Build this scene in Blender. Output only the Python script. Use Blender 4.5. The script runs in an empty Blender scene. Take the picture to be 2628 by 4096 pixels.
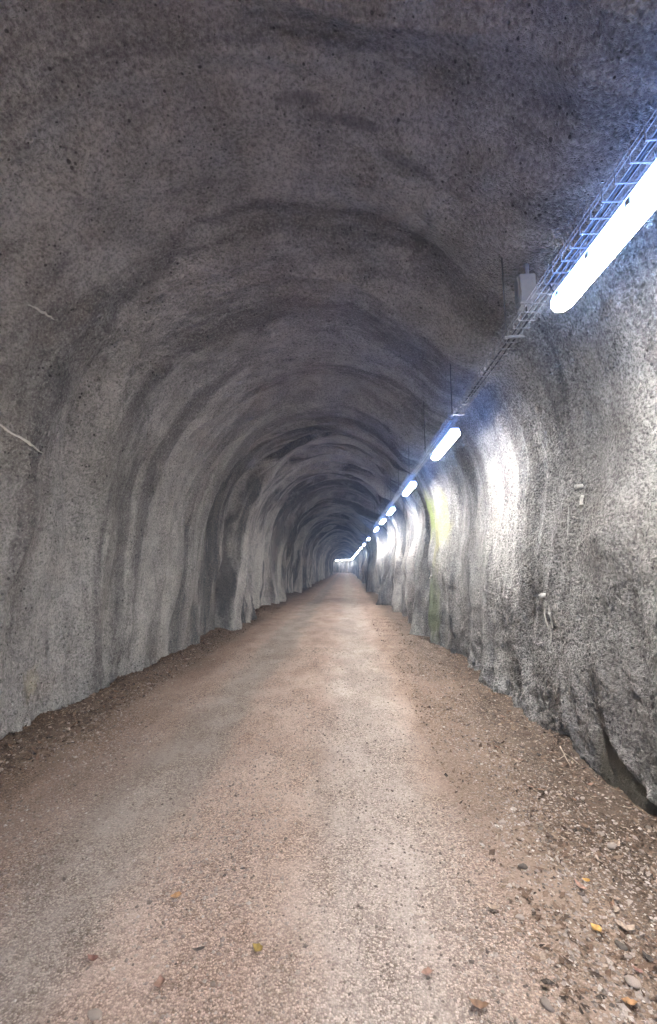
import bpy, bmesh, math, random
import numpy as np
from mathutils import Vector, Matrix, Euler

random.seed(7)
rng = np.random.default_rng(11)
S = bpy.context.scene
C = S.collection

# ------------------------------------------------------------------ camera
cam_data = bpy.data.cameras.new('camera')
cam_data.sensor_fit = 'VERTICAL'
cam_data.sensor_height = 36.0
cam_data.lens = 15.0
cam_data.clip_start = 0.05
cam_data.clip_end = 600.0
cam = bpy.data.objects.new('camera', cam_data)
C.objects.link(cam)
cam.location = (0.0, 0.0, 1.6)
cam.rotation_euler = (math.radians(97.3), 0.0, math.radians(2.3))
S.camera = cam

# ------------------------------------------------------------------ sky (fill through unseen open ends added behind the viewer and past the bend)
world = bpy.data.worlds.new('World')
S.world = world
world.use_nodes = True
wn = world.node_tree
sky = wn.nodes.new('ShaderNodeTexSky')
sky.sky_type = 'NISHITA'
sky.sun_disc = False
sky.sun_elevation = math.radians(35)
sky.sun_rotation = math.radians(20)
wn.links.new(sky.outputs[0], wn.nodes['Background'].inputs[0])
wn.nodes['Background'].inputs[1].default_value = 0.15

sky.sun_elevation = math.radians(50)
sky.sun_rotation = math.radians(180)
sun_data = bpy.data.lights.new('sun', 'SUN')
sun_data.energy = 5.0
sun_data.angle = math.radians(0.5)
sun_data.color = (1.0, 0.95, 0.88)
sun = bpy.data.objects.new('sun', sun_data)
C.objects.link(sun)
sun.rotation_euler = (math.radians(40), 0, 0)      # high behind the viewer, fill through the unseen added mouth

# ------------------------------------------------------------------ exposure
vs = S.view_settings
vs.view_transform = 'Standard'
vs.look = 'None'
vs.exposure = 2.85
vs.gamma = 1.0
vs.use_curve_mapping = False
S.cycles.max_bounces = 8
S.cycles.diffuse_bounces = 4
S.cycles.glossy_bounces = 2
S.cycles.caustics_reflective = False
S.cycles.caustics_refractive = False
S.cycles.adaptive_threshold = 0.05
S.cycles.use_denoising = True
S.cycles.sample_clamp_indirect = 6.0
LAMP_GLOW = 44.0

# ------------------------------------------------------------------ helpers
def obj(name, mesh, mat=None, parent=None):
    if isinstance(mesh, bmesh.types.BMesh):
        me = bpy.data.meshes.new(name)
        mesh.to_mesh(me); mesh.free()
        mesh = me
    if mat is not None and not mesh.materials:
        mesh.materials.append(mat)
    o = bpy.data.objects.new(name, mesh)
    C.objects.link(o)
    if parent is not None:
        o.parent = parent
    return o

def thing(name, label, cat, loc=(0, 0, 0), rotz=0.0, group=None):
    o = bpy.data.objects.new(name, None)
    C.objects.link(o)
    o.location = loc
    o.rotation_euler = (0, 0, rotz)
    tag(o, label, cat, group)
    return o

def tag(o, label, cat, group=None):
    o['label'] = label
    o['category'] = cat
    if group:
        o['group'] = group
    return o

def mesh_np(name, V, F, smooth=True):
    """fast mesh from an (n,3) array and an (m,3|4) array"""
    me = bpy.data.meshes.new(name)
    V = np.ascontiguousarray(V, dtype=np.float32)
    F = np.ascontiguousarray(F, dtype=np.int32)
    m, k = F.shape
    me.vertices.add(len(V))
    me.vertices.foreach_set('co', V.ravel())
    me.loops.add(m * k)
    me.loops.foreach_set('vertex_index', F.ravel())
    me.polygons.add(m)
    me.polygons.foreach_set('loop_start', np.arange(0, m * k, k, dtype=np.int32))
    me.polygons.foreach_set('loop_total', np.full(m, k, dtype=np.int32))
    me.polygons.foreach_set('use_smooth', np.full(m, smooth, dtype=bool))
    me.update(calc_edges=True)
    return me

def grid_faces(nr, nc, flip=False):
    i = np.arange(nr - 1)[:, None] * nc + np.arange(nc - 1)[None, :]
    i = i.ravel()
    q = [i, i + 1, i + 1 + nc, i + nc]
    if flip:
        q = q[::-1]
    return np.stack(q, 1)

def add_box(bm, c, d):
    r = bmesh.ops.create_cube(bm, size=1.0)
    for v in r['verts']:
        v.co = Vector((v.co.x * d[0] + c[0], v.co.y * d[1] + c[1], v.co.z * d[2] + c[2]))
    return r['verts']

def tube(bm, pts, r, n=6, cap=True):
    pts = [Vector(p) for p in pts]
    rs = r if isinstance(r, (list, tuple)) else [r] * len(pts)
    rings = []
    for i, p in enumerate(pts):
        t = (pts[min(i + 1, len(pts) - 1)] - pts[max(i - 1, 0)]).normalized()
        a = t.orthogonal().normalized() if abs(t.z) > 0.9 else t.cross(Vector((0, 0, 1))).normalized()
        b = t.cross(a).normalized()
        rings.append([bm.verts.new(p + (a * math.cos(2 * math.pi * k / n) + b * math.sin(2 * math.pi * k / n)) * rs[i]) for k in range(n)])
    for A, B in zip(rings, rings[1:]):
        for k in range(n):
            f = bm.faces.new((A[k], A[(k + 1) % n], B[(k + 1) % n], B[k])); f.smooth = True
    if cap:
        bm.faces.new(rings[0][::-1]); bm.faces.new(rings[-1])

# vectorised gradient noise ------------------------------------------------
_perm = rng.permutation(256).astype(np.int32)
_perm = np.concatenate([_perm, _perm, _perm])
_grad = rng.normal(size=(256, 3)); _grad /= np.linalg.norm(_grad, axis=1)[:, None]
_grad = _grad.astype(np.float32)

def noise(x, y, z=0.0):
    x, y, z = np.broadcast_arrays(np.asarray(x, np.float32), np.asarray(y, np.float32), np.asarray(z, np.float32))
    xi = np.floor(x).astype(np.int32); yi = np.floor(y).astype(np.int32); zi = np.floor(z).astype(np.int32)
    fx = x - xi; fy = y - yi; fz = z - zi
    u = fx * fx * fx * (fx * (fx * 6 - 15) + 10)
    v = fy * fy * fy * (fy * (fy * 6 - 15) + 10)
    w = fz * fz * fz * (fz * (fz * 6 - 15) + 10)
    out = 0.0
    for dx in (0, 1):
        for dy in (0, 1):
            for dz in (0, 1):
                h = _perm[_perm[_perm[(xi + dx) & 255] + ((yi + dy) & 255)] + ((zi + dz) & 255)]
                g = _grad[h]
                d = g[..., 0] * (fx - dx) + g[..., 1] * (fy - dy) + g[..., 2] * (fz - dz)
                out = out + d * (u if dx else 1 - u) * (v if dy else 1 - v) * (w if dz else 1 - w)
    return out * 1.6

def sstep(a, b, x):
    t = np.clip((x - a) / (b - a), 0, 1)
    return t * t * (3 - 2 * t)

# the tunnel's course: straight, then a bend to the left -----------------------
BEND, RAD = 96.0, 35.0
MOUTH = -7.0  # unseen opening, set close behind the viewer for daylight fill
def course(X, u):
    X, u = np.broadcast_arrays(np.asarray(X, float), np.asarray(u, float))
    ph = np.maximum(u - BEND, 0) / RAD
    x = np.where(u > BEND, -RAD + (RAD + X) * np.cos(ph), X)
    y = np.where(u > BEND, BEND + (RAD + X) * np.sin(ph), u)
    return x, y

AX, HW, SPR, HH = -0.53, 2.47, 2.1, 2.80     # axis, half width, springing height, rise of the vault

# ------------------------------------------------------------------ materials
def new_mat(name):
    m = bpy.data.materials.new(name)
    m.use_nodes = True
    nt = m.node_tree
    return m, nt, nt.nodes['Principled BSDF']

def N(nt, kind, **kw):
    n = nt.nodes.new(kind)
    for k, v in kw.items():
        if k in n.inputs:
            n.inputs[k].default_value = v
        else:
            setattr(n, k, v)
    return n

def L(nt, a, b):
    nt.links.new(a, b)

def ramp(nt, src, stops):
    r = nt.nodes.new('ShaderNodeValToRGB')
    e = r.color_ramp.elements
    while len(e) < len(stops):
        e.new(0.5)
    for el, (p, c) in zip(e, stops):
        el.position = p
        el.color = (c, c, c, 1) if isinstance(c, (int, float)) else (*c, 1)
    L(nt, src, r.inputs[0])
    return r.outputs[0]

def mixc(nt, fac, a, b, mode='MIX'):
    m = nt.nodes.new('ShaderNodeMix')
    m.data_type = 'RGBA'; m.blend_type = mode
    for sock, v in ((m.inputs['Factor'], fac), (m.inputs['A'], a), (m.inputs['B'], b)):
        pass
    fs, As, Bs = m.inputs[0], m.inputs[6], m.inputs[7]
    for sock, v in ((fs, fac), (As, a), (Bs, b)):
        if hasattr(v, 'is_output'):
            L(nt, v, sock)
        elif isinstance(v, (int, float)):
            sock.default_value = v if sock is fs else (v, v, v, 1)
        else:
            sock.default_value = (*v, 1)
    return m.outputs[2]

def math_n(nt, op, a, b=None, c=None, clamp=False):
    m = nt.nodes.new('ShaderNodeMath')
    m.operation = op; m.use_clamp = clamp
    for s, v in zip(m.inputs, (a, b, c)):
        if v is None:
            continue
        if hasattr(v, 'is_output'):
            L(nt, v, s)
        else:
            s.default_value = v
    return m.outputs[0]

def noise_n(nt, vec, scale, detail=4.0, rough=0.55, dist=0.0):
    n = N(nt, 'ShaderNodeTexNoise', Scale=scale, Detail=detail, Roughness=rough, Distortion=dist)
    L(nt, vec, n.inputs['Vector'])
    return n.outputs[0]

def mapped(nt, vec, scale, loc=(0, 0, 0)):
    m = nt.nodes.new('ShaderNodeMapping')
    m.inputs['Scale'].default_value = scale
    m.inputs['Location'].default_value = loc
    L(nt, vec, m.inputs[0])
    return m.outputs[0]

def blob(nt, vec, centre, radii, soft, wob):
    """mask of an uneven ellipsoid: a stain with its own place and outline"""
    q = mapped(nt, vec, [1 / r for r in radii], [-c / r for c, r in zip(centre, radii)])
    ln = nt.nodes.new('ShaderNodeVectorMath'); ln.operation = 'LENGTH'
    L(nt, q, ln.inputs[0])
    d = math_n(nt, 'ADD', ln.outputs['Value'], math_n(nt, 'MULTIPLY', math_n(nt, 'SUBTRACT', wob, 0.5), 1.6))
    mr = N(nt, 'ShaderNodeMapRange')
    mr.interpolation_type = 'SMOOTHSTEP'
    mr.inputs['From Min'].default_value = 1.0
    mr.inputs['From Max'].default_value = 1.0 - soft
    L(nt, d, mr.inputs['Value'])
    return mr.outputs[0]

def shotcrete():
    m, nt, p = new_mat('sprayed_concrete')
    tc = nt.nodes.new('ShaderNodeTexCoord').outputs['Object']
    bare = nt.nodes.new('ShaderNodeAttribute'); bare.attribute_name = 'bare'
    n1 = noise_n(nt, tc, 0.55, 5, 0.6, 0.4)
    n2 = noise_n(nt, tc, 3.2, 5, 0.65)
    n3 = noise_n(nt, tc, 26.0, 3, 0.6)
    st = noise_n(nt, mapped(nt, tc, (2.6, 2.6, 0.28)), 1.0, 4, 0.6, 0.2)      # runs down the wall
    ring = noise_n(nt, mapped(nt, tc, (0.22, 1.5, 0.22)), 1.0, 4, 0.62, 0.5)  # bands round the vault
    col = mixc(nt, ramp(nt, n1, [(0.3, 0.0), (0.7, 1.0)]), (0.40, 0.382, 0.372), (0.55, 0.528, 0.512))
    col = mixc(nt, ramp(nt, n2, [(0.36, 0.0), (0.66, 1.0)]), mixc(nt, 1.0, col, 0.7, 'MULTIPLY'), col)
    sy = nt.nodes.new('ShaderNodeSeparateXYZ'); L(nt, tc, sy.inputs[0])
    def span(src, a, b):
        mr = N(nt, 'ShaderNodeMapRange'); mr.interpolation_type = 'SMOOTHSTEP'
        mr.inputs['From Min'].default_value = a; mr.inputs['From Max'].default_value = b
        L(nt, src, mr.inputs['Value'])
        return mr.outputs[0]
    inner = span(sy.outputs[1], 6.0, 10.5)       # groove shade and rib light painted as rings, strongest farther in
    ring_shade = math_n(nt, 'MULTIPLY', ramp(nt, ring, [(0.41, 1.0), (0.49, 0.0)]), math_n(nt, 'MULTIPLY_ADD', inner, 0.40, 0.55))  # dark rings painted as the shade of grooves between ribs
    col = mixc(nt, ring_shade, col, (0.085, 0.084, 0.09))
    wide_shade = noise_n(nt, mapped(nt, tc, (0.10, 0.42, 0.10), (3, 7, 1)), 1.0, 3, 0.6, 1.0)
    col = mixc(nt, math_n(nt, 'MULTIPLY', ramp(nt, wide_shade, [(0.42, 0.85), (0.50, 0.0)]), inner), col, (0.095, 0.094, 0.10))
    col = mixc(nt, math_n(nt, 'MULTIPLY', ramp(nt, ring, [(0.53, 0.0), (0.63, 0.7)]), math_n(nt, 'MULTIPLY_ADD', inner, 0.6, 0.4)), col, (0.52, 0.51, 0.48))  # pale rings: highlights of lit ribs put into the colour
    col = mixc(nt, ramp(nt, st, [(0.38, 0.4), (0.5, 0.0)]), col, (0.22, 0.21, 0.19))
    col = mixc(nt, ramp(nt, st, [(0.55, 0.0), (0.72, 0.5)]), col, (0.56, 0.55, 0.52))
    tint = noise_n(nt, tc, 0.9, 3)
    col = mixc(nt, ramp(nt, tint, [(0.52, 0.0), (0.72, 0.35)]), col, (0.38, 0.31, 0.275))
    # grains, with dirt and raking shadow between them put into the colour
    gr = noise_n(nt, tc, 46.0, 3, 0.72, 0.3)
    coarse = math_n(nt, 'MULTIPLY', span(sy.outputs[0], 1.45, 1.85), span(sy.outputs[1], 16.0, 7.0))   # rougher coat on the right wall, its grain shadow painted stronger
    spk = ramp(nt, gr, [(0.40, 0.62), (0.53, 0.0)])
    col = mixc(nt, ramp(nt, gr, [(0.52, 0.0), (0.68, 0.45)]), col, (0.60, 0.585, 0.555))
    col = mixc(nt, math_n(nt, 'MULTIPLY', math_n(nt, 'MULTIPLY', spk, coarse), ramp(nt, noise_n(nt, mapped(nt, tc, (1, 1, 0.6)), 2.2, 3, 0.6), [(0.32, 0.25), (0.6, 1.0)])), col, (0.085, 0.082, 0.078))
    col = mixc(nt, ramp(nt, gr, [(0.36, 0.55), (0.5, 0.0)]), col, (0.12, 0.115, 0.11))
    col = mixc(nt, 1.0, col, ramp(nt, n3, [(0.3, 0.68), (0.5, 1.0), (0.7, 1.16)]), 'MULTIPLY')
    # blow holes
    vo = N(nt, 'ShaderNodeTexVoronoi', Scale=17.0, Randomness=1.0)
    L(nt, mixc(nt, 0.035, tc, N(nt, 'ShaderNodeTexNoise', Scale=22.0).outputs[1]), vo.inputs['Vector'])
    hole = ramp(nt, math_n(nt, 'ADD', vo.outputs['Distance'], math_n(nt, 'MULTIPLY', n2, 0.75)), [(0.44, 1.0), (0.51, 0.0)])
    col = mixc(nt, math_n(nt, 'MULTIPLY', hole, 0.75), col, (0.045, 0.042, 0.04))
    wob = noise_n(nt, mapped(nt, tc, (1.0, 1.6, 0.7)), 2.0, 3, 0.6)
    # moss and damp at the wet rib on the right, ochre bloom beside it
    g1 = blob(nt, tc, (1.9, 9.65, 2.75), (0.8, 0.6, 0.85), 0.9, noise_n(nt, mapped(nt, tc, (1, 2.4, 0.8)), 2.6, 4, 0.7))
    col = mixc(nt, math_n(nt, 'MULTIPLY', g1, 0.8), col, (0.26, 0.33, 0.09))
    g2 = blob(nt, tc, (1.9, 8.8, 2.5), (0.8, 0.6, 0.9), 0.7, wob)
    col = mixc(nt, math_n(nt, 'MULTIPLY', g2, 0.45), col, (0.44, 0.42, 0.16))
    g3 = blob(nt, tc, (1.95, 9.3, 0.75), (0.8, 0.75, 0.75), 0.6, wob)
    col = mixc(nt, math_n(nt, 'MULTIPLY', g3, 0.6), col, (0.17, 0.21, 0.085))
    # bare dark foot of the wall on the right and a lime patch low on the left
    b1 = bare.outputs['Fac']
    for cc, rr_, kk in (((-0.30, 2.6, 4.85), (0.22, 0.05, 0.5), 0.4), ((0.05, 2.70, 4.8), (0.3, 0.05, 0.5), 0.5), ((0.45, 2.86, 4.65), (0.3, 0.08, 0.5), 0.4), ((0.7, 3.6, 4.4), (0.09, 0.5, 0.6), 0.4), ((-2.95, 9.7, 1.6), (0.75, 0.6, 2.4), 0.12), ((-2.9, 10.55, 1.7), (0.8, 0.10, 2.2), 0.65), ((1.9, 11.05, 1.6), (0.8, 0.2, 2.6), 0.6), ((2.1, 21.7, 1.8), (1.2, 2.7, 3.4), 0.85)):  # vault stains, then shade painted into the pocket, fissure, groove and hollow
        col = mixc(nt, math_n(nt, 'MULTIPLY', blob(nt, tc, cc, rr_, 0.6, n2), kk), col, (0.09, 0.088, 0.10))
    col = mixc(nt, math_n(nt, 'MULTIPLY', b1, 0.92), col, mixc(nt, n2, (0.10, 0.09, 0.068), (0.19, 0.172, 0.135)))
    y1 = blob(nt, tc, (-3.0, 4.1, 0.5), (0.5, 0.16, 0.2), 0.9, noise_n(nt, tc, 7.0, 4, 0.7))
    col = mixc(nt, math_n(nt, 'MULTIPLY', y1, 0.4), col, (0.62, 0.55, 0.38))
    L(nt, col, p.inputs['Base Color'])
    p.inputs['Roughness'].default_value = 0.9
    p.inputs['Specular IOR Level'].default_value = 0.25
    h = math_n(nt, 'ADD', math_n(nt, 'MULTIPLY', ramp(nt, gr, [(0.3, 0), (0.7, 1)]), 1.0), math_n(nt, 'MULTIPLY', n3, 0.5))
    h = math_n(nt, 'SUBTRACT', h, math_n(nt, 'MULTIPLY', hole, 1.0))
    h = math_n(nt, 'MULTIPLY', h, math_n(nt, 'MULTIPLY_ADD', bare.outputs['Fac'], -0.8, 1.0))
    bp = N(nt, 'ShaderNodeBump', Strength=1.0, Distance=0.024)
    L(nt, h, bp.inputs['Height'])
    L(nt, bp.outputs[0], p.inputs['Normal'])
    return m

def gravel_road():
    m, nt, p = new_mat('gravel_road')
    tc = nt.nodes.new('ShaderNodeTexCoord').outputs['Object']
    sx = nt.nodes.new('ShaderNodeSeparateXYZ'); L(nt, tc, sx.inputs[0])
    w = noise_n(nt, mapped(nt, tc, (1.2, 0.45, 1)), 1.3, 5, 0.6)
    X = math_n(nt, 'ADD', sx.outputs[0], math_n(nt, 'MULTIPLY', math_n(nt, 'SUBTRACT', w, 0.5), 0.9))
    def bell(c, hw, soft):
        d = math_n(nt, 'ABSOLUTE', math_n(nt, 'SUBTRACT', X, c))
        mr = N(nt, 'ShaderNodeMapRange'); mr.interpolation_type = 'SMOOTHSTEP'
        mr.inputs['From Min'].default_value = hw + soft; mr.inputs['From Max'].default_value = hw
        L(nt, d, mr.inputs['Value'])
        return mr.outputs[0]
    big = noise_n(nt, tc, 1.1, 6, 0.65)
    col = mixc(nt, ramp(nt, big, [(0.35, 0), (0.65, 1)]), (0.385, 0.285, 0.24), (0.48, 0.38, 0.33))
    # worn wheel tracks, grey fines
    col = mixc(nt, math_n(nt, 'MULTIPLY', bell(-1.38, 0.14, 0.32), 0.7), col, (0.31, 0.28, 0.255))
    col = mixc(nt, math_n(nt, 'MULTIPLY', bell(0.17, 0.12, 0.5), 0.6), col, (0.46, 0.42, 0.395))
    # earth and leaf mould along both walls
    edge = math_n(nt, 'ABSOLUTE', math_n(nt, 'SUBTRACT', X, -0.62))
    e1 = N(nt, 'ShaderNodeMapRange'); e1.interpolation_type = 'SMOOTHSTEP'
    e1.inputs['From Min'].default_value = 0.95; e1.inputs['From Max'].default_value = 1.75
    L(nt, edge, e1.inputs['Value'])
    col = mixc(nt, math_n(nt, 'MULTIPLY', e1.outputs[0], 0.75), col, (0.24, 0.17, 0.125))
    e2 = N(nt, 'ShaderNodeMapRange'); e2.interpolation_type = 'SMOOTHSTEP'
    e2.inputs['From Min'].default_value = 1.6; e2.inputs['From Max'].default_value = 2.25
    L(nt, edge, e2.inputs['Value'])
    col = mixc(nt, math_n(nt, 'MULTIPLY', e2.outputs[0], 0.85), col, (0.105, 0.075, 0.055))
    # the stones of the wearing course
    vo = N(nt, 'ShaderNodeTexVoronoi', Scale=125.0, Randomness=1.0); L(nt, tc, vo.inputs['Vector'])
    hsv = nt.nodes.new('ShaderNodeSeparateColor'); L(nt, vo.outputs['Color'], hsv.inputs[0])
    stone = ramp(nt, hsv.outputs[0], [(0.0, (0.42, 0.36, 0.32)), (0.35, (0.85, 0.8, 0.76)), (0.7, (1.12, 1.08, 1.04)), (1.0, (1.6, 1.55, 1.5))])
    fines = ramp(nt, noise_n(nt, mapped(nt, tc, (1.5, 0.9, 1)), 1.6, 5, 0.65), [(0.36, 0.25), (0.58, 0.95)])
    col = mixc(nt, fines, col, mixc(nt, 1.0, col, stone, 'MULTIPLY'))
    gap = ramp(nt, vo.outputs['Distance'], [(0.45, 0.0), (0.78, 0.6)])
    col = mixc(nt, math_n(nt, 'MULTIPLY', gap, fines), col, (0.10, 0.078, 0.062))
    vb = N(nt, 'ShaderNodeTexVoronoi', Scale=48.0, Randomness=1.0); L(nt, tc, vb.inputs['Vector'])
    hb = nt.nodes.new('ShaderNodeSeparateColor'); L(nt, vb.outputs['Color'], hb.inputs[0])
    big_st = math_n(nt, 'MULTIPLY', ramp(nt, hb.outputs[1], [(0.80, 0.0), (0.84, 1.0)]), ramp(nt, vb.outputs['Distance'], [(0.28, 0.75), (0.36, 0.0)]))
    col = mixc(nt, big_st, col, ramp(nt, hb.outputs[0], [(0.0, (0.13, 0.105, 0.09)), (0.45, (0.30, 0.235, 0.2)), (1.0, (0.58, 0.5, 0.45))]))
    damp = noise_n(nt, mapped(nt, tc, (1.0, 0.35, 1), (4, 2, 0)), 1.1, 5, 0.6)
    col = mixc(nt, ramp(nt, damp, [(0.36, 0.35), (0.48, 0.0)]), col, (0.19, 0.145, 0.115))
    sp = noise_n(nt, tc, 17.0, 4, 0.7)
    col = mixc(nt, ramp(nt, sp, [(0.32, 0.45), (0.45, 0.0)]), col, (0.13, 0.10, 0.082))
    L(nt, col, p.inputs['Base Color'])
    p.inputs['Roughness'].default_value = 0.92
    p.inputs['Specular IOR Level'].default_value = 0.2
    h = math_n(nt, 'ADD', math_n(nt, 'MULTIPLY', math_n(nt, 'MULTIPLY', vo.outputs['Distance'], -1.0), fines), math_n(nt, 'MULTIPLY', sp, 1.2))
    h = math_n(nt, 'ADD', h, math_n(nt, 'MULTIPLY', big_st, 0.7))
    bp = N(nt, 'ShaderNodeBump', Strength=1.0, Distance=0.009)
    L(nt, h, bp.inputs['Height']); L(nt, bp.outputs[0], p.inputs['Normal'])
    return m

def plain(name, col, rough=0.6, metal=0.0, var=0.25, scale=30.0, bump=0.0, per_object=0.0, spec=0.4):
    m, nt, p = new_mat(name)
    tc = nt.nodes.new('ShaderNodeTexCoord').outputs['Object']
    n = noise_n(nt, tc, scale, 5, 0.6)
    c = mixc(nt, ramp(nt, n, [(0.3, 0), (0.7, 1)]), tuple(k * (1 - var) for k in col), tuple(min(1, k * (1 + var)) for k in col))
    if per_object:
        oi = nt.nodes.new('ShaderNodeObjectInfo')
        f = ramp(nt, oi.outputs['Random'], [(0, 1 - per_object), (1, 1 + per_object)])
        c = mixc(nt, 1.0, c, f, 'MULTIPLY')
    L(nt, c, p.inputs['Base Color'])
    p.inputs['Roughness'].default_value = rough
    p.inputs['Metallic'].default_value = metal
    p.inputs['Specular IOR Level'].default_value = spec
    if bump:
        b = N(nt, 'ShaderNodeBump', Strength=0.7, Distance=bump)
        L(nt, n, b.inputs['Height']); L(nt, b.outputs[0], p.inputs['Normal'])
    return m

def scattered(name, stops, rough=0.85):
    """colour per loose piece, from a random number kept on each piece"""
    m, nt, p = new_mat(name)
    at = nt.nodes.new('ShaderNodeAttribute'); at.attribute_name = 'piece'
    c = ramp(nt, at.outputs['Fac'], stops)
    tc = nt.nodes.new('ShaderNodeTexCoord').outputs['Object']
    c = mixc(nt, 0.5, c, mixc(nt, 1.0, c, ramp(nt, noise_n(nt, tc, 160, 3), [(0.3, 0.5), (0.7, 1.4)]), 'MULTIPLY'))
    L(nt, c, p.inputs['Base Color'])
    p.inputs['Roughness'].default_value = rough
    p.inputs['Specular IOR Level'].default_value = 0.25
    return m

def glowing(name, col, strength):
    m, nt, p = new_mat(name)
    p.inputs['Base Color'].default_value = (0.8, 0.8, 0.8, 1)
    p.inputs['Roughness'].default_value = 0.4
    p.inputs['Emission Color'].default_value = (*col, 1)
    p.inputs['Emission Strength'].default_value = strength
    return m

def glare_glow(name, col, strength):
    m, nt, p = new_mat(name)          # grey body with an added blue glow that imitates lens glare
    p.inputs['Base Color'].default_value = (0.6, 0.62, 0.65, 1)
    p.inputs['Roughness'].default_value = 0.45
    p.inputs['Emission Color'].default_value = (*col, 1)
    p.inputs['Emission Strength'].default_value = strength
    return m

M = {
    'shotcrete': shotcrete(),
    'road': gravel_road(),
    'housing': glare_glow('lamp_housing_glare', (0.20, 0.38, 1.0), 3.0),
    'diffuser': glowing('lamp_diffuser', (1.0, 0.97, 0.925), LAMP_GLOW),
    'steel': plain('zinc_steel', (0.24, 0.245, 0.26), 0.5, 0.3, 0.2, 60),
    'dark_steel': plain('dull_rod_steel', (0.10, 0.10, 0.11), 0.55, 0.7, 0.2, 60),
    'cable': plain('cable_sheath', (0.035, 0.035, 0.04), 0.5, 0, 0.2),
    'box': plain('grey_plastic', (0.26, 0.265, 0.28), 0.5, 0, 0.08),
    'lime': plain('lime_crust', (0.56, 0.545, 0.51), 0.8, 0, 0.18, 40, 0.006),
    'pipe': plain('lime_coated_pipe', (0.45, 0.44, 0.42), 0.6, 0, 0.2, 30),
    'stone': plain('loose_stone', (0.27, 0.22, 0.19), 0.85, 0, 0.3, 40, 0.004, 0.5),
    'gravel': scattered('gravel_chips', [(0, (0.12, 0.095, 0.082)), (0.35, (0.29, 0.235, 0.205)), (0.85, (0.38, 0.315, 0.275)), (1, (0.5, 0.445, 0.405))]),
    'litter': scattered('leaf_litter', [(0, (0.05, 0.038, 0.03)), (0.4, (0.16, 0.10, 0.068)), (0.85, (0.22, 0.155, 0.115)), (1, (0.36, 0.285, 0.23))]),
    'root': plain('bleached_root', (0.45, 0.37, 0.30), 0.8, 0, 0.25, 50),
}

# ------------------------------------------------------------------ the tunnel lining
def rows_of():
    r = [MOUTH]
    while r[-1] < BEND + 30:  # unseen far end left open so skylight brightens the bend
        y = r[-1]
        if y < 1.3: d = 0.15
        elif y < 4.6: d = 0.0145
        elif y < 9: d = 0.0145 + (y - 4.6) * 0.0065
        elif y < 20: d = 0.043 + (y - 9) * 0.003
        elif y < 50: d = 0.076 + (y - 20) * 0.004
        else: d = 0.22 + (y - 50) * 0.002
        r.append(y + d)
    return np.array(r)

BASE = -0.30
_t = np.linspace(math.pi, 0, 2001)
_ax, _az = AX + HW * np.cos(_t), SPR + HH * np.sin(_t)
_px = np.concatenate([[AX - HW], _ax, [AX + HW]]); _pz = np.concatenate([[BASE], _az, [BASE]])
_ds = np.concatenate([[0], np.cumsum(np.hypot(np.diff(_px), np.diff(_pz)))])
LEN = _ds[-1]
def profile(s):
    x = np.interp(s, _ds, _px); z = np.interp(s, _ds, _pz)
    e = 0.01
    tx = np.interp(s + e, _ds, _px) - np.interp(s - e, _ds, _px)
    tz = np.interp(s + e, _ds, _pz) - np.interp(s - e, _ds, _pz)
    l = np.hypot(tx, tz)
    return x, z, tz / l, -tx / l            # point and inward normal

LAMP_U = [-5.3, -1.7, 1.88, 5.5, 8.65, 12.2, 14.95, 18.1, 24.4, 30.4, 36.5, 42.6, 48.7, 54.8, 60.9, 67, 73.1, 79.2, 85.3, 91.4, 98.2, 101.6, 105.0, 108.4, 111.8, 115.2, 119.0]

def bare_foot(s, u):
    zz = LEN - s + BASE
    t = zz - 0.62 * (u - 3.5) + 0.05 * noise(u * 4, zz * 4, 1.2) + 0.02 * noise(u * 14, zz * 14, 5.2)
    k = (1 - sstep(0.34, 0.39, t)) * (1 - sstep(3.52 + 0.15 * (0.4 - zz), 3.58 + 0.15 * (0.4 - zz), u)) * sstep(2.55, 2.75, u)
    return np.where(s / LEN > 0.6, k, 0)

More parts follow.
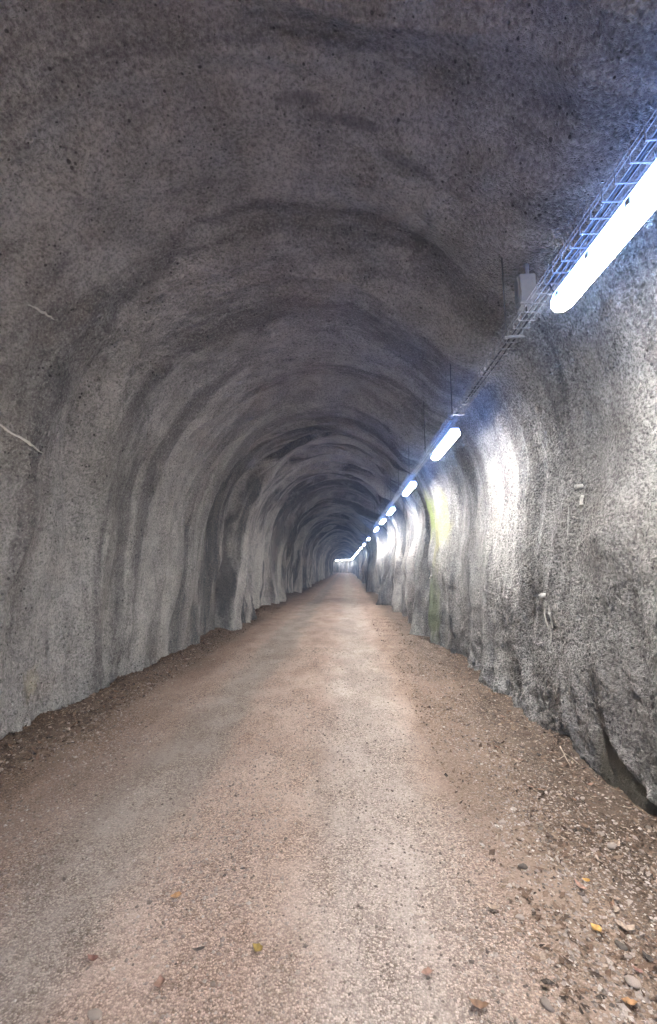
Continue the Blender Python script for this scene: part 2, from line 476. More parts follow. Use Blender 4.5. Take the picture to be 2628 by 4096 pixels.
GROOVES = [(11.75, 0.30, 0.26), (13.6, 0.22, 0.18), (16.1, 0.35, 0.24), (19.2, 0.45, 0.30), (22.4, 0.55, 0.34), (25.3, 0.4, 0.28)] + [(28.6 + 2.85 * i, 0.55, 0.30) for i in range(24)]
def relief(s, u):
    """how far the sprayed lining stands in from the ideal section"""
    sw = s / LEN
    amp = 0.13 + 0.15 * sstep(7.5, 12.0, u)
    uw = u + 0.55 * noise(s * 0.33, u * 0.22, 3.1) + 0.22 * noise(s * 0.9, u * 0.5, 9.7)
    d = amp * 1.25 * noise(uw * 0.55, s * 0.10, 1.7)
    d = d + amp * 1.0 * noise(uw * 1.35, s * 0.16, 5.3)
    rg = noise(uw * 2.4, s * 0.35, 8.8)
    d = d + amp * 0.40 * (0.5 - np.abs(rg) * 1.6)
    # even rings farther in
    d = d + 0.13 * sstep(17, 25, u) * np.cos(uw * 2 * math.pi / 2.8)
    # deep grooves between the ribs
    gw = u + 0.30 * noise(s * 0.45, u * 0.4, 12.1) + 0.10 * noise(s * 1.6, u * 0.9, 2.9)
    lf = 1 - 0.0 * sw
    for c, w, dp in GROOVES:
        d = d - dp * np.exp(-((gw - c) / w) ** 4) * (0.75 + 0.5 * noise(s * 0.5, c * 3.3, 7.7))
    # hanging folds low on the walls
    foot = np.where(sw < 0.5, 1 - sstep(0.16, 0.36, sw), sstep(0.70, 0.86, sw))
    fw = noise(uw * 2.1 + 0.6 * noise(s * 1.1, u * 0.8, 2.2), s * 0.38, 4.4)
    d = d + foot * (0.008 + 0.085 * sstep(7.5, 11, u) * (1 - 0.55 * sstep(24, 34, u))) * (0.45 - 1.5 * np.abs(fw))
    # lumps
    d = d + 0.05 * noise(s * 0.75, u * 0.9, 7.1) + 0.05 * sstep(0.6, 0.75, sw) * (0.4 - 1.3 * np.abs(noise(u * 0.8 + s * 0.35, s * 0.5 - u * 0.2, 4.9))) + 0.026 * noise(s * 2.3, u * 2.3, 0.4) + 0.013 * noise(s * 6.0, u * 6.0, 6.6)
    # left wall: a pocket with a sharp edge, then a rib
    left = 1 - sstep(0.30, 0.62, sw)
    uu = u + 0.18 * noise(s * 0.8, 2.2, 1.1)
    d = d - left * 0.34 * sstep(8.75, 8.95, uu) * (1 - sstep(10.5, 10.62, uu))
    d = d + left * 0.20 * np.exp(-((uu - 10.95) / 0.32) ** 2)
    d = d + left * 0.10 * np.exp(-((uu - 8.3) / 0.5) ** 2)
    d = d - 0.23 * sstep(0.655, 0.70, sw) * (1 - sstep(0.74, 0.86, sw))
    # right wall: ribs under the lamps, hollows between them, a deep hollow past the sixth
    right = sstep(0.60, 0.74, sw)
    ur = u + 0.25 * noise(s * 0.7, u * 0.3, 6.2)
    for c, h, w in ((5.2, 0.04, 0.8), (9.3, 0.10, 0.75), (12.4, 0.15, 0.9), (15.3, 0.26, 0.45), (18.4, 0.30, 0.5), (28.0, 0.2, 0.7)):
        d = d + right * h * np.exp(-((ur - c) / w) ** 2)
    d = d - right * 0.07 * np.exp(-((ur - 7.2) / 0.75) ** 2) - right * 0.16 * np.exp(-((ur - 10.95) / 0.28) ** 2)
    d = d - right * 0.60 * sstep(18.9, 19.6, ur) * (1 - sstep(24.2, 25.0, ur))
    # the foot of the right wall steps back where the spray coat ends
    zz = LEN - s + BASE
    pk = bare_foot(s, u)
    d = d - 0.055 * pk
    # uneven skirt at the ground
    zl = np.minimum(s, LEN - s) + BASE
    d = d + 0.11 * np.exp(-np.maximum(zl + 0.1, 0) / 0.32) * (0.35 + 1.3 * noise(u * 0.9, sw * 7, 3.9) + 0.9 * noise(u * 3.1, sw * 7, 1.9) + 0.8 * noise(u * 8.1, s * 5, 4.9) + 0.5 * noise(u * 19.0, s * 9, 2.2) * (1 - sstep(8, 12, u))) * (1 - pk)
    # sprayed grain, only where it can be seen
    near = (1 - sstep(7.0, 12.0, u)) * sstep(0.8, 1.4, u)
    g = 0.0065 * noise(s * 17, u * 17, 3.3) + 0.0065 * noise(s * 34, u * 34, 1.3) * sstep(0.66, 0.72, sw) * (1 - sstep(5.0, 8.0, u))
    d = d + near * g * (1 - 0.85 * pk)
    return d

def build_lining():
    u = rows_of()
    cut = 0.70 * LEN
    s = np.concatenate([np.linspace(0, cut, 300, endpoint=False), np.linspace(cut, LEN, 275)])
    Sg, Ug = np.meshgrid(s, u)
    x, z, nx, nz = profile(s)
    V = np.empty((len(u), len(s), 3))
    for i in range(0, len(u), 120):              # in slabs, to keep memory low
        sl = slice(i, min(i + 120, len(u)))
        d = relief(Sg[sl], Ug[sl])
        X = x[None] + nx[None] * d
        Z = z[None] + nz[None] * d
        px, py = course(X, Ug[sl])
        V[sl, :, 0] = px; V[sl, :, 1] = py; V[sl, :, 2] = Z
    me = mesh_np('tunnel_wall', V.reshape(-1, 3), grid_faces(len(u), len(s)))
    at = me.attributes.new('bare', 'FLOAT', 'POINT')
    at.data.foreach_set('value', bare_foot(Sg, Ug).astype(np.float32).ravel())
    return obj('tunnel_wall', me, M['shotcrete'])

lining = build_lining()
lining['kind'] = 'structure'
lining['label'] = 'grey sprayed concrete tunnel lining with rings, folds, stains and painted groove shade'

def wall_point(s, u, out=0.0):
    d = float(relief(np.array([s]), np.array([u]))[0]) + out
    x, z, nx, nz = [float(k) for k in profile(np.array([s]))] if False else [float(np.ravel(k)[0]) for k in profile(np.array([s]))]
    px, py = course(x + nx * d, u)
    return Vector((float(px), float(py), z + nz * d)), Vector((nx, 0, nz))

def s_left(z):
    return z - BASE if z < SPR else float(np.interp(math.pi - math.asin(min(1, (z - SPR) / HH)), _t[::-1], _ds[1:-1][::-1]))
def s_right(z):
    return LEN - (z - BASE) if z < SPR else float(np.interp(math.asin(min(1, (z - SPR) / HH)), _t[::-1], _ds[1:-1][::-1]))

# ------------------------------------------------------------------ the road
def road_z(X, u):
    X = np.asarray(X, float); u = np.asarray(u, float)
    z = 0.012 * noise(X * 0.8, u * 0.5, 2.0) + 0.008 * noise(X * 2.6, u * 2.2, 5.0)
    z = z - 0.014 * np.exp(-((X + 1.38) / 0.26) ** 2) - 0.012 * np.exp(-((X - 0.17) / 0.26) ** 2)
    er = sstep(0.9, 2.0, X); el = sstep(-2.0, -3.0, X)
    z = z + 0.035 * er + 0.05 * el
    rough = 0.3 + 1.7 * np.maximum(er, el)
    z = z + rough * (0.005 * noise(X * 9, u * 9, 1.0) + 0.0035 * noise(X * 22, u * 22, 4.0))
    z = z + sstep(-2.72, -3.02, X) * np.maximum(0, 0.05 + 0.10 * noise(u * 1.3, X * 2, 8.1) + 0.05 * noise(u * 4, X * 4, 3.1))
    z = z + sstep(1.62, 1.95, X) * np.maximum(0, 0.02 + 0.08 * noise(u * 1.1, X * 2, 5.1) + 0.04 * noise(u * 4, X * 4, 6.1))
    z = z - 0.06 * np.exp(-((u - 3.15) / 0.6) ** 4) * sstep(1.80, 1.98, X)      # ditch at the bare foot of the wall
    return z

def build_road():
    r = [MOUTH - 14.0]
    while r[-1] < BEND + 44:
        y = r[-1]
        d = 0.15 if y < 1.2 else 0.02 + max(0, y - 3) * 0.006
        r.append(y + min(d, 0.4))
    u = np.array(r)
    X = np.linspace(-3.55, 2.75, 290)
    Xg, Ug = np.meshgrid(X, u)
    Z = road_z(Xg, Ug)
    px, py = course(Xg, Ug)
    return obj('gravel_road', mesh_np('gravel_road', np.stack([px, py, Z], -1).reshape(-1, 3), grid_faces(len(u), len(X))), M['road'])
road = build_road()
road['kind'] = 'structure'
road['label'] = 'pinkish gravel track with two worn wheel ruts running through the tunnel'

# ------------------------------------------------------------------ cable tray
TX0, TX1, TZ, TH = 1.245, 1.355, 3.35, 0.055
TRAY_A, TRAY_B = -6.5, 95.0
tray = thing('cable_tray', 'long steel wire basket cable tray hung from the vault above the lamps', 'cable tray', (0, 0, 0))
for x, z in ((TX0, TZ + TH), (TX0, TZ + 0.026), (TX0 + 0.02, TZ), ((TX0 + TX1) / 2, TZ), (TX1 - 0.02, TZ), (TX1, TZ + 0.026), (TX1, TZ + TH)):
    bm = bmesh.new()
    tube(bm, [(x, TRAY_A, z), (x, 30, z), (x, TRAY_B, z)], 0.0027, 6)
    obj('long_wire', bm, M['steel'], tray)
bm = bmesh.new()
UP = [(TX0, 0, TZ + TH), (TX0, 0, TZ), (TX1, 0, TZ), (TX1, 0, TZ + TH)]
r = 0.0029
for a, b in zip(UP, UP[1:]):
    if a[0] == b[0]:
        add_box(bm, (a[0], 0, (a[2] + b[2]) / 2 - r / 2), (2 * r, 2 * r, abs(a[2] - b[2]) + r))
    else:
        add_box(bm, ((a[0] + b[0]) / 2, 0, a[2] - 2.6 * r), (abs(a[0] - b[0]) + 2 * r, 2 * r, 2 * r))
cross = bpy.data.meshes.new('cross_wire'); bm.to_mesh(cross); bm.free()
cross.materials.append(M['steel'])
for i in range(230):
    o = obj('cross_wire', cross, None, tray)
    o.location = (0, 1.5 + 0.1 * i, 0)
bm = bmesh.new()
for i in range(80):
    for y in (-6.5 + 0.1 * i,):
        for a, b in zip(UP, UP[1:]):
            if a[0] == b[0]:
                add_box(bm, (a[0], y, (a[2] + b[2]) / 2), (2 * r, 2 * r, abs(a[2] - b[2])))
            else:
                add_box(bm, ((a[0] + b[0]) / 2, y, a[2] - 2.6 * r), (abs(a[0] - b[0]), 2 * r, 2 * r))
for i in range(720):
    y = 24.5 + 0.1 * i
    if y < TRAY_B:
        add_box(bm, ((TX0 + TX1) / 2, y, TZ - 2.6 * r), (TX1 - TX0, 2 * r, 2 * r))
o = obj('far_cross_wires', bm, M['steel'], tray); o['kind'] = 'stuff'
# threaded rods up to the vault, each with a bracket under the tray
u = -5.24
while u < 62:
    xr = TX0 - 0.014
    zt = SPR + HH * math.sqrt(max(0, 1 - ((xr - AX) / HW) ** 2)) + 0.5
    bm = bmesh.new()
    tube(bm, [(xr, u, TZ - 0.03), (xr, u, zt)], 0.0055, 6)
    o = obj('hanger_rod', bm, M['dark_steel'], tray)
    bm = bmesh.new()
    add_box(bm, ((xr + TX1) / 2, u, TZ - 0.0155), (TX1 - xr + 0.03, 0.025, 0.009))
    add_box(bm, (xr, u, TZ - 0.027), (0.02, 0.02, 0.012))
    obj('bracket', bm, M['steel'], o)
    u += 1.67 if u < 30 else 3.3
# two cables lying in it
for k, (x, rr) in enumerate(((1.285, 0.0085), (1.315, 0.0065))):
    bm = bmesh.new()
    pts = []
    y = TRAY_A + 0.1
    while y < TRAY_B - 0.1:
        pts.append((x + 0.012 * math.sin(y * 1.7 + k * 2) * (1 if k else 0.6), y, TZ + 0.0045 + rr))
        y += 0.5 if y < 25 else 3
    tube(bm, pts, rr, 6)
    tag(obj('power_cable', bm, M['cable']), ('thicker', 'thinner')[k] + ' black power cable lying in the wire tray above the lamps', 'cable', 'cables in the wire tray')

# ------------------------------------------------------------------ lamps
LLEN, LW = 1.17, 0.125
def half_section(wd, pts):
    return pts

def swept(bm, prof, y0, y1, round_end=0.0, closed=False, caps=True):
    """sweep an xz outline along y; round_end pulls the last sections in so the ends are rounded"""
    st = [(y0, 0.72), (y0 + round_end, 1.0), (y1 - round_end, 1.0), (y1, 0.72)] if round_end else [(y0, 1.0), (y1, 1.0)]
    zc = sum(p[1] for p in prof) / len(prof)
    rings = [[bm.verts.new((x * k, y, zc + (z - zc) * (0.5 + 0.5 * k))) for x, z in prof] for y, k in st]
    n = len(prof)
    for A, B in zip(rings, rings[1:]):
        for i in range(n if closed else n - 1):
            j = (i + 1) % n
            bm.faces.new((A[i], A[j], B[j], B[i]))
    if caps:
        bm.faces.new(rings[0][::-1]); bm.faces.new(rings[-1])
    bmesh.ops.recalc_face_normals(bm, faces=bm.faces)

def lamp_meshes():
    h = LW / 2
    out = {}
    bm = bmesh.new()      # opal cover, open towards the housing
    prof = [(-h * 0.93, 0.046), (-h * 0.84, 0.016), (-h * 0.45, 0.001), (h * 0.45, 0.001), (h * 0.84, 0.016), (h * 0.93, 0.046)]
    swept(bm, prof, -LLEN / 2 + 0.004, LLEN / 2 - 0.004, 0.03, closed=True)
    out['diffuser'] = bm
    bm = bmesh.new()      # body with a rim round the cover
    prof = [(-h, 0.026), (-h, 0.058), (-h * 0.86, 0.066), (-h * 0.74, 0.098), (h * 0.74, 0.098), (h * 0.86, 0.066), (h, 0.058), (h, 0.026), (h * 0.955, 0.026), (h * 0.955, 0.050), (-h * 0.955, 0.050), (-h * 0.955, 0.026)]
    swept(bm, prof, -LLEN / 2, LLEN / 2, 0.03, closed=True)
    out['housing'] = bm
    bm = bmesh.new()      # latch
    add_box(bm, (0, 0, 0.046), (0.007, 0.028, 0.034))
    add_box(bm, (0.002, 0, 0.031), (0.010, 0.020, 0.006))
    out['clip'] = bm
    bm = bmesh.new()      # hook up to the tray
    tube(bm, [(0, 0, 0.098), (0, 0, 0.13), (0.012, 0, 0.16), (0.012, 0, 0.225), (0, 0, 0.245), (-0.014, 0, 0.244), (-0.018, 0, 0.232)], 0.0035, 6)
    add_box(bm, (0, 0, 0.102), (0.045, 0.022, 0.006))
    out['hook'] = bm
    bm = bmesh.new()      # feed from the end of the body to the tray
    tube(bm, [(0.0, LLEN / 2 - 0.01, 0.075), (0, LLEN / 2 + 0.03, 0.075), (0, LLEN / 2 + 0.055, 0.11), (0.0, LLEN / 2 + 0.05, 0.17), (-0.012, LLEN / 2 + 0.07, 0.235), (-0.015, LLEN / 2 + 0.14, 0.265)], 0.0045, 6)
    out['feed_cable'] = bm
    res = {}
    for k, b in out.items():
        me = bpy.data.meshes.new(k); b.to_mesh(me); b.free()
        me.materials.append(M[{'diffuser': 'diffuser', 'housing': 'housing', 'clip': 'steel', 'hook': 'steel', 'feed_cable': 'cable'}[k]])
        res[k] = me
    return res
LM = lamp_meshes()
ORD = ['second', 'third', 'fourth', 'fifth', 'sixth', 'seventh', 'eighth', 'ninth', 'tenth', 'eleventh', 'twelfth', 'thirteenth', 'fourteenth', 'fifteenth', 'sixteenth', 'seventeenth', 'eighteenth', 'nineteenth', 'twentieth']
k_in = 0
k_bend = 0
BENDW = ['first', 'second', 'third', 'fourth', 'fifth', 'sixth', 'seventh', 'eighth', 'ninth', 'tenth']
for u in LAMP_U:
    x, y = course(1.30, u)
    if u < 0:
        lab = 'lit tube lamp hung behind the viewer, out of the picture'
    elif u < 3:
        lab = 'nearest lit tube lamp, very large, cut by the right picture edge'
    elif u < BEND:
        lab = ORD[k_in] + ' lit tube lamp from the viewer in the row along the right wall'; k_in += 1
    else:
        lab = BENDW[k_bend] + ' tiny lit lamp, counted from the right, on the far wall at the bend'; k_bend += 1
    t = thing('tube_lamp', lab, 'lamp', (float(x), float(y), 3.125 if u < BEND else 3.2), max(0, u - BEND) / RAD, 'lit lamps along the tunnel')
    obj('housing', LM['housing'], None, t)
    obj('diffuser', LM['diffuser'], None, t)
    if 0 < u < 40:
        for sx in (-1, 1):
            for yy in (-0.47, -0.16, 0.16, 0.47):
                c = obj('clip', LM['clip'], None, t)
                c.location = (sx * (LW / 2 + 0.0045), yy, 0)
                if sx < 0: c.rotation_euler = (0, 0, math.pi)
        obj('feed_cable', LM['feed_cable'], None, t)
    if u < BEND:
        for yy in (-0.42, 0.42):
            obj('hook', LM['hook'], None, t).location = (0, yy, 0)
    else:
        bm = bmesh.new()
        add_box(bm, (0.22, 0, 0.115), (0.55, 0.03, 0.03))
        obj('wall_arm', bm, M['steel'], t)

# ------------------------------------------------------------------ grey box by the first hanger rod
bt = thing('junction_box', 'pale grey box fixed under the vault beside the nearest lamp', 'box', (1.38, 3.08, 3.68))
bm = bmesh.new(); add_box(bm, (0, 0, 0), (0.13, 0.10, 0.24)); bmesh.ops.bevel(bm, geom=bm.edges[:], offset=0.018, segments=3, affect='EDGES')
obj('case', bm, M['box'], bt)
bm = bmesh.new(); add_box(bm, (0, -0.056, 0), (0.118, 0.014, 0.226)); bmesh.ops.bevel(bm, geom=bm.edges[:], offset=0.005, segments=2, affect='EDGES')
obj('lid', bm, M['box'], bt)
bm = bmesh.new(); add_box(bm, (0.03, 0.02, 0.20), (0.03, 0.03, 0.20))
obj('mount', bm, M['steel'], bt)
bm = bmesh.new(); tube(bm, [(0, 0, -0.12), (0, 0, -0.2), (0, -0.02, -0.25)], 0.007)
obj('cable', bm, M['cable'], bt)

# ------------------------------------------------------------------ lime veins and drains on the walls
def vein(p0, p1, wdt, side, sag=0.0, n=14, seed=0, proud=0.007):
    """a raised crust that follows the lining from (u,z) to (u,z)"""
    rr = random.Random(seed)
    L_, R_ = [], []
    bm = bmesh.new()
    ctr = []
    for i in range(n + 1):
        t = i / n
        uu = p0[0] + (p1[0] - p0[0]) * t
        zz = p0[1] + (p1[1] - p0[1]) * t + sag * math.sin(math.pi * t) + rr.uniform(-1, 1) * wdt * 0.6
        s = s_left(zz) if side == 'l' else s_right(zz)
        p, nrm = wall_point(s, uu, proud)
        ctr.append((p, nrm))
    rows = []
    for i, (p, nrm) in enumerate(ctr):
        a = ctr[max(i - 1, 0)][0]; b = ctr[min(i + 1, n)][0]
        side_v = (b - a).cross(nrm).normalized()
        w = wdt * (0.35 + 0.65 * math.sin(math.pi * (i + 0.4) / (n + 0.8))) * rr.uniform(0.7, 1.25)
        rows.append([bm.verts.new(p - side_v * w - nrm * 0.012), bm.verts.new(p - side_v * w * 0.5 + nrm * w * 0.35), bm.verts.new(p + side_v * w * 0.5 + nrm * w * 0.35), bm.verts.new(p + side_v * w - nrm * 0.012)])
    for A, B in zip(rows, rows[1:]):
        for k in range(3):
            f = bm.faces.new((A[k], A[k + 1], B[k + 1], B[k])); f.smooth = True
    bmesh.ops.recalc_face_normals(bm, faces=bm.faces)
    return bm

for args, lab in (
    (((3.10, 3.70), (3.38, 3.735), 0.011, 'l', 0.01, 12, 3), 'short white lime vein on the left haunch'),
    (((3.30, 2.80), (3.85, 2.69), 0.012, 'l', -0.01, 14, 4), 'longer white lime vein low on the left wall'),
    (((9.25, 1.40), (9.75, 1.33), 0.028, 'r', 0.02, 8, 5), 'white lime vein on the mossy rib'),
):
    o = obj('lime_vein', vein(*args), M['lime'], lining)
    o['label'] = lab

def drain(u, z, label, runs):
    p, nrm = wall_point(s_right(z), u, 0.012)
    t = thing('drain_stub', label, 'drain', p)
    bm = bmesh.new()
    ax = Vector((-1, -0.25, -0.25)).normalized()
    tube(bm, [Vector((0.06, 0, 0)), ax * 0.035, ax * 0.05, ax * 0.052, ax * 0.03], [0.02, 0.021, 0.019, 0.011, 0.009], 12)
    obj('pipe_end', bm, M['pipe'], t)
    for du, z0, z1, w, sd in runs:
        o = obj('lime_run', vein((u + du, z0), (u + du * 0.8, z1), w, 'r', 0, 12, sd, 0.003), M['lime'], t)
        o.location = -p
    return t
drain(4.28, 1.33, 'pale drain stub with white lime runs below it on the right wall', [(-0.05, 1.26, 1.03, 0.020, 8), (0.055, 1.25, 1.0, 0.018, 9), (0.0, 1.05, 0.86, 0.012, 10)])
drain(3.80, 2.30, 'pale drain stub with one thin lime run, high on the right wall', [(0.12, 2.15, 1.86, 0.008, 12), (-0.02, 2.22, 2.08, 0.024, 13)])

# ------------------------------------------------------------------ loose things on the road
def leaf_mesh(rr, ln, wd, curl):
    bm = bmesh.new()
    n = 7
    rows = []
    for i in range(n + 1):
        t = i / n
        w = wd * 0.5 * math.sin(math.pi * min(1, t ** 0.8)) * (1 + rr.uniform(-0.12, 0.12))
        y = (t - 0.5) * ln
        zc = curl * ln * (t - 0.5) ** 2 * 2.2
        up = w * 0.55 * (0.6 + curl)
        rows.append([(-w, y, zc + up * rr.uniform(0.8, 1.3)), (-w * 0.5, y, zc + up * 0.35), (0, y, zc), (w * 0.5, y, zc + up * 0.3), (w, y, zc + up * rr.uniform(0.6, 1.2))])
    for off in (0.0, -0.0009):
        vs_ = [[bm.verts.new((a, b, c + 0.002 + off)) for a, b, c in r_] for r_ in rows]
        for A, B in zip(vs_, vs_[1:]):
            for k in range(4):
                f = bm.faces.new((A[k], A[k + 1], B[k + 1], B[k]) if off == 0 else (B[k], B[k + 1], A[k + 1], A[k])); f.smooth = True
    me = bpy.data.meshes.new('leaf_blade'); bm.to_mesh(me); bm.free()
    return me

def leaf_mat(name, col):
    return plain(name, col, 0.6, 0, 0.35, 45, 0.001, 0, 0.35)
LCOL = {
    'orange': leaf_mat('orange_leaf', (0.38, 0.21, 0.10)), 'olive': leaf_mat('olive_leaf', (0.26, 0.18, 0.05)),
    'red': leaf_mat('reddish_leaf', (0.24, 0.125, 0.10)), 'pink': leaf_mat('rosy_brown_leaf', (0.30, 0.18, 0.135)),
    'pale': leaf_mat('pale_dry_leaf', (0.36, 0.275, 0.215)), 'dark': leaf_mat('dark_dry_leaf', (0.07, 0.055, 0.048)),
    'yellow': leaf_mat('yellow_leaf', (0.50, 0.30, 0.09)), 'brown': leaf_mat('brown_leaf', (0.22, 0.13, 0.085)),
}
rl = random.Random(21)
def leaf(x, y, col, ln, wd, rz, curl, label, group=None):
    z = float(road_z(x, y))
    t = thing('fallen_leaf', label, 'leaf', (x, y, z + 0.004), rz, group)
    b = obj('leaf_blade', leaf_mesh(rl, ln, wd, curl), LCOL[col], t)
    b.rotation_euler = (rl.uniform(-0.12, 0.12), rl.uniform(-0.15, 0.15), 0)
    bm = bmesh.new()
    tube(bm, [(0, -ln * 0.48, 0.003 + curl * ln * 0.5), (0.004, -ln * 0.62, 0.004 + curl * ln * 0.3), (0.01, -ln * 0.75, 0.004)], 0.0011, 5)
    obj('stalk', bm, LCOL['brown'], t)
    return t
for a in (
    (-0.837, 2.272, 'orange', 0.055, 0.034, 1.9, 0.25, 'small orange leaf on the gravel, left of the middle'),
    (-0.379, 1.996, 'olive', 0.052, 0.036, 1.1, 0.5, 'curled olive yellow leaf on the gravel near the lower middle'),
    (-1.045, 1.927, 'red', 0.058, 0.030, 1.3, 0.6, 'curled dark red leaf in the left wheel rut'),
    (-0.722, 1.832, 'pink', 0.050, 0.040, 0.3, 0.7, 'folded rosy brown leaf on the gravel at lower left'),
    (-0.790, 1.887, 'pale', 0.042, 0.020, 2.4, 0.3, 'narrow pale dry leaf beside the folded rosy leaf'),
    (-0.628, 1.991, 'dark', 0.056, 0.016, 1.75, 0.3, 'thin dark dry leaf lying between red and olive leaves'),
    (-0.557, 2.475, 'dark', 0.034, 0.016, 1.5, 0.3, 'tiny dark leaf alone on the gravel above the orange one'),
    (1.099, 2.155, 'yellow', 0.050, 0.040, 0.5, 0.35, 'bright yellow orange leaf at the edge of the right verge'),
    (0.678, 2.244, 'pale', 0.070, 0.036, 1.2, 0.7, 'large pale curled leaf on the gravel right of the middle'),
    (0.313, 1.928, 'pink', 0.046, 0.034, 1.7, 0.2, 'flat tan orange leaf in the right wheel rut'),
    (0.472, 1.791, 'brown', 0.075, 0.036, 1.35, 0.6, 'long curled brown leaf at the bottom, right of the middle'),
    (1.030, 1.824, 'orange', 0.058, 0.034, 1.5, 0.4, 'orange brown leaf near the bottom right corner'),
    (1.215, 2.442, 'yellow', 0.036, 0.024, 1.0, 0.5, 'small yellow leaf with a dark stone, on the right verge'),
    (1.240, 2.150, 'pale', 0.070, 0.032, 1.9, 0.5, 'broad pale leaf in the litter right of the yellow leaf'),
    (1.150, 1.960, 'red', 0.040, 0.022, 0.8, 0.4, 'small red leaf among the litter at lower right'),
):
    leaf(*a)

def stone_mesh(rr, flat=0.6):
    bm = bmesh.new()
    bmesh.ops.create_icosphere(bm, subdivisions=2, radius=0.5)
    o = Vector((rr.uniform(0, 50), rr.uniform(0, 50), rr.uniform(0, 50)))
    P = np.array([v.co for v in bm.verts])
    k = noise(P[:, 0] * 1.7 + o.x, P[:, 1] * 1.7 + o.y, P[:, 2] * 1.7 + o.z)
    for v, d in zip(bm.verts, k):
        v.co *= 1 + 0.55 * float(d)
        v.co.z *= flat
    for f in bm.faces: f.smooth = True
    me = bpy.data.meshes.new('stone'); bm.to_mesh(me); bm.free(); me.materials.append(M['stone'])
    return me
rs = random.Random(5)
STONES = [stone_mesh(rs, rs.uniform(0.45, 0.75)) for _ in range(6)]
SPALE = plain('pale_stone', (0.31, 0.255, 0.22), 0.85, 0, 0.2, 40, 0.003)
SDARK = plain('dark_stone', (0.12, 0.098, 0.082), 0.8, 0, 0.3, 40, 0.003)
def stone(x, y, size, label, group=None, k=None, asp=1.4):
    o = obj('stone', STONES[rs.randrange(6) if k is None else k])
    o.location = (x, y, float(road_z(x, y)) + size * 0.16)
    o.scale = (size * asp, size, size * 0.9)
    o.rotation_euler = (rs.uniform(-0.15, 0.15), rs.uniform(-0.15, 0.15), rs.uniform(0, 6.28))
    tag(o, label, 'stone', group)
    first = label.split(' which')[0]
    if 'pale' in first or first.startswith('dark'):
        o.material_slots[0].link = 'OBJECT'
        o.material_slots[0].material = SDARK if first.startswith('dark') else SPALE
    return o
for a in (
    (-0.913, 1.716, 0.042, 'flat pale stone at the bottom edge, left'),
    (0.937, 2.545, 0.034, 'dark grey stone where the road meets the right verge'),
    (0.971, 2.948, 0.034, 'rounded tan stone on the bare earth of the right verge'),
    (0.789, 2.207, 0.030, 'small round pale pebble right of the large curled leaf'),
    (1.158, 2.076, 0.036, 'dark stone just below the yellow leaf'),
    (1.098, 1.909, 0.042, 'biggest grey stone, at lower right in the litter'),
    (1.504, 2.706, 0.045, 'pale stone in the thick litter near the right wall'),
    (0.729, 1.813, 0.038, 'grey stone at the bottom edge between brown and orange leaves'),
):
    stone(*a)
for i in range(70):
    y = 1.9 + 6.5 * rs.random() ** 1.5
    x = 1.05 + 0.78 * rs.random() ** 0.7
    stone(x, y, rs.uniform(0.014, 0.03), 'small stone among the litter along the right wall', 'small stones along the right wall')
for i in range(40):
    y = 3.4 + 7 * rs.random()
    x = -2.55 - 0.4 * rs.random()
    stone(x, y, rs.uniform(0.02, 0.045), 'small stone at the foot of the left wall', 'small stones along the left wall')
for i in range(60):
    y = 2.0 + 5.5 * rs.random() ** 1.3
    x = 1.15 + 0.68 * rs.random() ** 0.7
    leaf(x, y, rs.choice(['pale', 'brown', 'brown', 'pink', 'dark', 'pale']), rs.uniform(0.035, 0.07), rs.uniform(0.016, 0.032), rs.uniform(0, 6.28), rs.uniform(0.2, 0.7), 'dry brown or pale leaf in the litter along the right wall', 'dry leaves along the right wall')
for i in range(34):
    y = 3.5 + 6 * rs.random()
    x = -2.6 - 0.32 * rs.random()
    leaf(x, y, rs.choice(['brown', 'dark', 'pale', 'brown']), rs.uniform(0.04, 0.075), rs.uniform(0.018, 0.034), rs.uniform(0, 6.28), rs.uniform(0.2, 0.7), 'dry leaf in the dark litter along the left wall', 'dry leaves along the left wall')
# a bleached forked root by the wall
rt = obj('dead_root', bmesh.new(), M['root'])
bm = bmesh.new()
tube(bm, [(0.0, 0.10, 0.05), (-0.01, 0.03, 0.03), (-0.03, -0.06, 0.015), (-0.05, -0.16, 0.008)], [0.006, 0.006, 0.004, 0.002], 6)
tube(bm, [(-0.01, 0.03, 0.03), (0.02, -0.05, 0.02), (0.03, -0.14, 0.01)], [0.005, 0.004, 0.002], 6)
tube(bm, [(-0.02, -0.01, 0.022), (-0.07, -0.05, 0.02), (-0.10, -0.06, 0.01)], [0.004, 0.003, 0.0015], 6)
bm.to_mesh(rt.data); bm.free()
rt.location = (1.80, 3.80, float(road_z(1.80, 3.80)))
tag(rt, 'bleached forked root lying on the earth against the right wall', 'root')

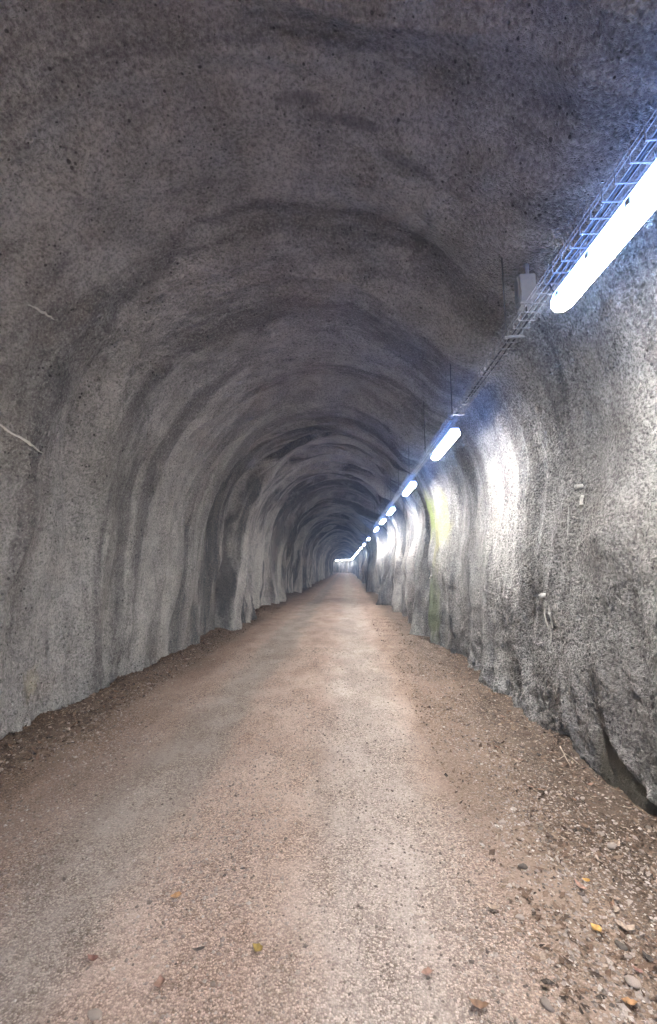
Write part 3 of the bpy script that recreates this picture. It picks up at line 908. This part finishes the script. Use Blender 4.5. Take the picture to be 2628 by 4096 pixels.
# loose gravel and litter nobody could count
def strew(name, n, pos, size, flat, mat, flake=False):
    X, U = pos(n)
    m = len(X)
    sz = size(m, X, U)
    if flake:
        base = np.array([(-1, 0, .12), (-0.2, -.55, 0), (1, 0, .25), (0.1, .6, .1), (0, 0, -.05)], float)
        F0 = np.array([(0, 1, 4), (1, 2, 4), (2, 3, 4), (3, 0, 4)])
    else:
        base = np.array([(1, 0, 0), (0, 1, 0), (-1, 0, 0), (0, -1, 0), (0, 0, 1), (0, 0, -1)], float)
        F0 = np.array([(0, 1, 4), (1, 2, 4), (2, 3, 4), (3, 0, 4), (1, 0, 5), (2, 1, 5), (3, 2, 5), (0, 3, 5)])
    B = base[None] * (1 + rng.uniform(-0.35, 0.35, (m, len(base), 1)))
    B[..., 0] *= rng.uniform(0.9, 1.5, (m, 1))
    B[..., 2] *= flat
    a = rng.uniform(0, 2 * math.pi, m); tl = rng.normal(0, 0.3, m)
    ca, sa, ct, st = np.cos(a), np.sin(a), np.cos(tl), np.sin(tl)
    x, y, z = B[..., 0], B[..., 1], B[..., 2]
    x, z = x * ct[:, None] + z * st[:, None], -x * st[:, None] + z * ct[:, None]
    x, y = x * ca[:, None] - y * sa[:, None], x * sa[:, None] + y * ca[:, None]
    V = np.stack([x, y, z], -1) * sz[:, None, None]
    Zg = road_z(X, U)
    V[..., 0] += X[:, None]; V[..., 1] += U[:, None]; V[..., 2] += (Zg + sz * (0.12 if not flake else 0.1))[:, None]
    F = (F0[None] + (np.arange(m) * len(base))[:, None, None]).reshape(-1, 3)
    me = mesh_np(name, V.reshape(-1, 3), F, smooth=False)
    at = me.attributes.new('piece', 'FLOAT', 'POINT')
    at.data.foreach_set('value', np.repeat(rng.random(m), len(base)).astype(np.float32))
    o = obj(name, me, mat)
    o['kind'] = 'stuff'
    return o

def pos_road(n):
    U = 1.3 + 7.5 * rng.random(n) ** 2.0
    X = rng.uniform(-2.6, 1.6, n)
    thin = np.exp(-((X + 1.38) / 0.3) ** 2) * 0.85
    k = (rng.random(n) > thin) & (noise(X * 1.5, U * 1.1, 2.5) > rng.normal(-0.1, 0.3, n))
    return X[k], U[k]
o = strew('loose_gravel', 62000, pos_road, lambda m, X, U: rng.gamma(5, 0.0009, m) + 0.0012, 0.7, M['gravel'])
o['label'] = 'loose gravel chips strewn over the road'; o['category'] = 'gravel'
def pos_right(n):
    U = 1.5 + 12 * rng.random(n) ** 1.8
    X = 2.0 - 1.25 * rng.random(n) ** 1.5
    k = noise(X * 3, U * 2.2, 7.5) > rng.normal(-0.12, 0.25, n)
    return X[k], U[k]
o = strew('leaf_litter', 21000, pos_right, lambda m, X, U: rng.gamma(4, 0.0026, m) + 0.004, 0.8, M['litter'], True)
o['label'] = 'brown broken leaf litter along the foot of the right wall'; o['category'] = 'leaf litter'
def pos_left(n):
    U = 2.8 + 14 * rng.random(n) ** 1.5
    X = -3.08 + 0.62 * rng.random(n) ** 2.0
    return X, U
o = strew('leaf_litter', 11000, pos_left, lambda m, X, U: rng.gamma(4, 0.003, m) + 0.005, 0.8, M['litter'], True)
o['label'] = 'dark broken leaf litter along the foot of the left wall'; o['category'] = 'leaf litter'
def pos_verge(n):
    U = 1.4 + 9 * rng.random(n) ** 1.7
    X = np.where(rng.random(n) < 0.72, rng.uniform(0.9, 1.95, n), rng.uniform(-2.95, -2.5, n))
    return X, U
o = strew('verge_gravel', 9000, pos_verge, lambda m, X, U: rng.gamma(4, 0.0013, m) + 0.002, 0.6, M['gravel'])
o['label'] = 'coarse gravel chips along both verges'; o['category'] = 'gravel'

# ------------------------------------------------------------------ added blue haze that imitates lens glare round the lamps
bm = bmesh.new()
add_box(bm, (-20.0, 55.0, 2.2), (60.0, 180.0, 7.2))
hz = obj('haze', bm)
hm = bpy.data.materials.new('glare_haze'); hm.use_nodes = True
hn = hm.node_tree; hn.nodes.clear()
ho = hn.nodes.new('ShaderNodeOutputMaterial'); hv = hn.nodes.new('ShaderNodeVolumePrincipled')
hv.inputs['Color'].default_value = (0.30, 0.54, 1.0, 1)
hv.inputs['Density'].default_value = 0.0045
hv.inputs['Anisotropy'].default_value = 0.75
hn.links.new(hv.outputs[0], ho.inputs['Volume'])
hz.data.materials.append(hm)
hz['kind'] = 'stuff'
hz['label'] = 'thin added blue haze filling the tunnel, imitating lens glare'
